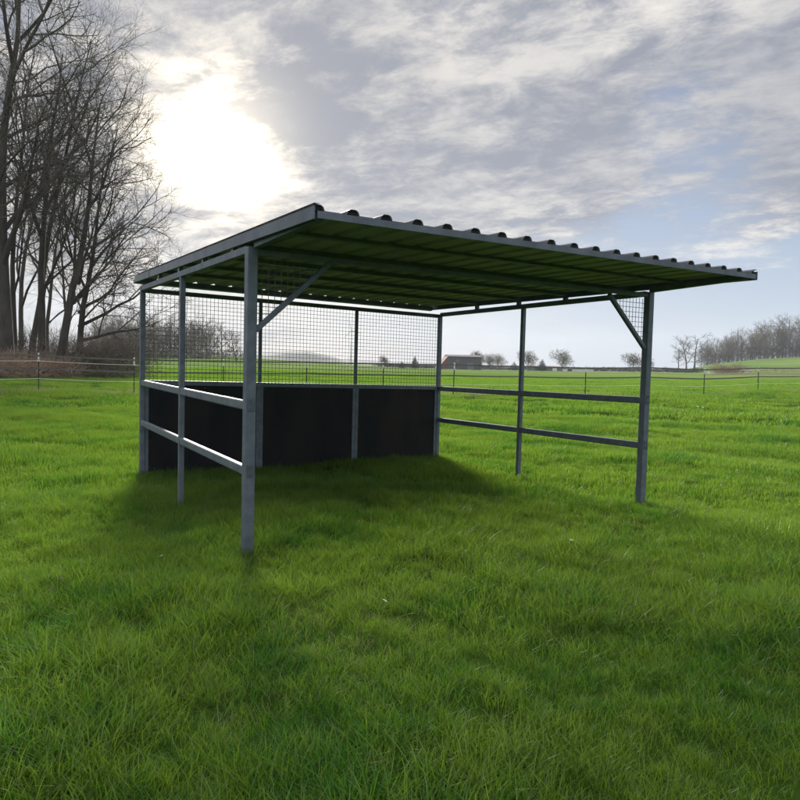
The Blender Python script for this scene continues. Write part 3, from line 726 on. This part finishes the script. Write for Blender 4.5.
for k, (u, r, lab) in enumerate(spots):
    o = D0 if k == 0 else copy_tree(D0); x, y = place(u, r); s_ = 1.1 if r < 10 else 2.4
    o.location = (x, y, gz(x, y)+.03); o.scale = (s_, s_, s_*(.9 if r < 10 else .6)); o['label'] = lab; o.rotation_euler = (random.uniform(.2, .5), random.uniform(-.3, .3), random.uniform(0, 6))

# ------------------------------------------------------------------ sky and light
SU, SV = 219, 143
sd = (fw + RT*((SU-400)/F) - UP*((SV-400)/F)).normalized()
SEL = math.asin(sd.z); SAZ = math.atan2(sd.x, sd.y)
sun = bpy.data.lights.new('sun', 'SUN'); so_ = bpy.data.objects.new('sun', sun); COL.objects.link(so_)
so_.rotation_euler = (-sd).to_track_quat('-Z', 'Y').to_euler(); so_.location = (0, 0, 30)
sun.energy = 4.7; sun.angle = R(14); sun.color = (1, .93, .80)
w = bpy.data.worlds.new('World'); scene.world = w; w.use_nodes = True; nt = w.node_tree; nt.nodes.clear(); L = nt.links.new
out = nt.nodes.new('ShaderNodeOutputWorld'); bg = nt.nodes.new('ShaderNodeBackground'); bg.inputs[1].default_value = .1
sky = nt.nodes.new('ShaderNodeTexSky'); sky.sky_type = 'NISHITA'; sky.sun_disc = False; sky.sun_elevation = SEL; sky.sun_rotation = SAZ
sky.air_density = 1.0; sky.dust_density = 1.2; sky.ozone_density = 1.5
tc = nt.nodes.new('ShaderNodeTexCoord'); DIR = tc.outputs['Generated']
def mth(op, a, b=None, c=None, clamp=False):
    n = nt.nodes.new('ShaderNodeMath'); n.operation = op; n.use_clamp = clamp
    for i_, v_ in enumerate((a, b, c)):
        if v_ is None: continue
        if isinstance(v_, (int, float)): n.inputs[i_].default_value = v_
        else: L(v_, n.inputs[i_])
    return n.outputs[0]
def vdot(v_):
    n = nt.nodes.new('ShaderNodeVectorMath'); n.operation = 'DOT_PRODUCT'; L(DIR, n.inputs[0]); n.inputs[1].default_value = v_; return n.outputs['Value']
def mix(f_, a, b, mode='MIX'):
    n = nt.nodes.new('ShaderNodeMix'); n.data_type = 'RGBA'; n.blend_type = mode; n.clamp_factor = True
    for i_, v_ in ((0, f_), (6, a), (7, b)):
        if isinstance(v_, (int, float)): n.inputs[i_].default_value = v_
        elif isinstance(v_, tuple): n.inputs[i_].default_value = (*v_, 1)
        else: L(v_, n.inputs[i_])
    return n.outputs[2]
def mrange(v_, a, b, c=0., d=1., smooth=True):
    n = nt.nodes.new('ShaderNodeMapRange'); n.interpolation_type = 'SMOOTHSTEP' if smooth else 'LINEAR'; L(v_, n.inputs[0])
    for i_, q_ in enumerate((a, b, c, d)): n.inputs[i_+1].default_value = q_
    return n.outputs[0]
sep = nt.nodes.new('ShaderNodeSeparateXYZ'); L(DIR, sep.inputs[0]); ez = sep.outputs[2]
den = mth('ADD', mth('MAXIMUM', ez, 0.), .16)
fx = mth('DIVIDE', vdot(tuple(rightv)), den); fy = mth('DIVIDE', vdot(tuple(depv)), den)
def cvec(sx, sy, ox_, rot=0.):
    c, s = math.cos(rot), math.sin(rot)
    xx = mth('ADD', mth('MULTIPLY', fx, c*sx), mth('MULTIPLY', fy, s*sx)); yy = mth('ADD', mth('MULTIPLY', fx, -s*sy), mth('MULTIPLY', fy, c*sy))
    cb = nt.nodes.new('ShaderNodeCombineXYZ'); L(xx, cb.inputs[0]); L(yy, cb.inputs[1]); cb.inputs[2].default_value = ox_; return cb.outputs[0]
big = noise(nt, cvec(.55, .75, 4.3, R(-20)), 1.0, 3, .5, .3)
med = noise(nt, cvec(1.9, 2.3, 1.7, R(-28)), 1.0, 7, .64, .35)
fine = noise(nt, cvec(6.5, 8.5, 8.1, R(-30)), 1.0, 5, .68, .3)
sund = vdot(tuple(sd))
mu = mth('MAXIMUM', sund, 0.)
g1 = mth('POWER', mu, 10.); g2 = mth('POWER', mu, 70.); g3 = mth('POWER', mu, 300.)
# how much of the sky is cloud: thins out low on the right, where clear blue shows
def sdir(u_, v_): return tuple((fw + RT*((u_-400)/F) - UP*((v_-400)/F)).normalized())
side = vdot(tuple(rightv)); low = mrange(ez, .04, .24, 1., 0.)
clear = mth('MULTIPLY', low, mrange(side, -.25, .15, .25, 1.))
hole = mth('MULTIPLY', mrange(vdot(sdir(690, 150)), .990, .9995), .16)
slate = mth('MAXIMUM', mrange(vdot(sdir(425, 160)), .982, .9995), mth('MULTIPLY', mrange(vdot(sdir(520, 130)), .982, .999), .7))
dens = mth('ADD', mth('ADD', mth('MULTIPLY', big, .45), mth('MULTIPLY', med, .60)), mth('MULTIPLY', fine, .25))
dens = mth('SUBTRACT', dens, mth('ADD', mth('MULTIPLY', clear, .42), hole))
dens = mth('ADD', dens, mth('MULTIPLY', slate, .12))
mask = mrange(dens, .40, .60)
lum = mth('ADD', mth('MULTIPLY', med, .75), mth('MULTIPLY', fine, .55))
lum = mrange(lum, .52, .80)
dark = mth('MAXIMUM', mrange(big, .44, .60), slate)
lum = mth('MULTIPLY', lum, mth('SUBTRACT', 1., mth('MULTIPLY', dark, .58)))
cloud = mix(lum, (1.5, 1.64, 2.02), (4.6, 4.4, 4.15))
blue = mix(mrange(ez, 0., .42), (2.15, 2.7, 3.5), (1.1, 1.55, 2.6))
skyc = mix(.93, sky.outputs[0], blue)
base = mix(mask, skyc, cloud)
glowc = mth('ADD', mth('MULTIPLY', g1, 1.25), mth('ADD', mth('MULTIPLY', g2, 1.0), mth('MULTIPLY', g3, 15.)))
gmod = mth('MULTIPLY', glowc, mrange(mth('ADD', mth('MULTIPLY', med, .7), mth('MULTIPLY', fine, .3)), .40, .62, .30, 1.2))
gcol = nt.nodes.new('ShaderNodeVectorMath'); gcol.operation = 'SCALE'; gcol.inputs[0].default_value = (1.0, .85, .60); L(gmod, gcol.inputs['Scale'])
tot = mix(1., base, gcol.outputs[0], 'ADD')
fill_boost = mth('ADD', mrange(ez, .52, .9, 1., 2.7), mrange(vdot(tuple(depv)), .3, -.5, 0., .5))  # added fill light: sky brightened overhead and behind the camera, out of view
bs = nt.nodes.new('ShaderNodeVectorMath'); bs.operation = 'SCALE'; L(tot, bs.inputs[0]); L(fill_boost, bs.inputs['Scale'])
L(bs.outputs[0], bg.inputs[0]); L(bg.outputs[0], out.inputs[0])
w.cycles.sampling_method = 'MANUAL'; w.cycles.sample_map_resolution = 1024

# ------------------------------------------------------------------ haze
hz = MB(); hz.box(-2600, 2600, -2600, 2600, -6.2, 160)
hm = bpy.data.materials.new('haze_air'); hm.use_nodes = True; hn = hm.node_tree; hn.nodes.clear()
ho = hn.nodes.new('ShaderNodeOutputMaterial'); pv = hn.nodes.new('ShaderNodeVolumePrincipled')
pv.inputs['Color'].default_value = (.80, .88, 1, 1); pv.inputs['Density'].default_value = .00024; pv.inputs['Anisotropy'].default_value = .1
hn.links.new(pv.outputs[0], ho.inputs['Volume'])
HAZE = True
if HAZE:
    h_ = hz.build('haze', hm); tag(h_, kind='stuff', label='thin blue haze over the distant fields', cat='haze')

vs = scene.view_settings; vs.view_transform = 'Standard'; vs.look = 'None'; vs.exposure = 0.9; vs.gamma = 1; vs.use_curve_mapping = False
scene.cycles.max_bounces = 6; scene.cycles.diffuse_bounces = 3; scene.cycles.glossy_bounces = 2; scene.cycles.transmission_bounces = 3; scene.cycles.volume_bounces = 0
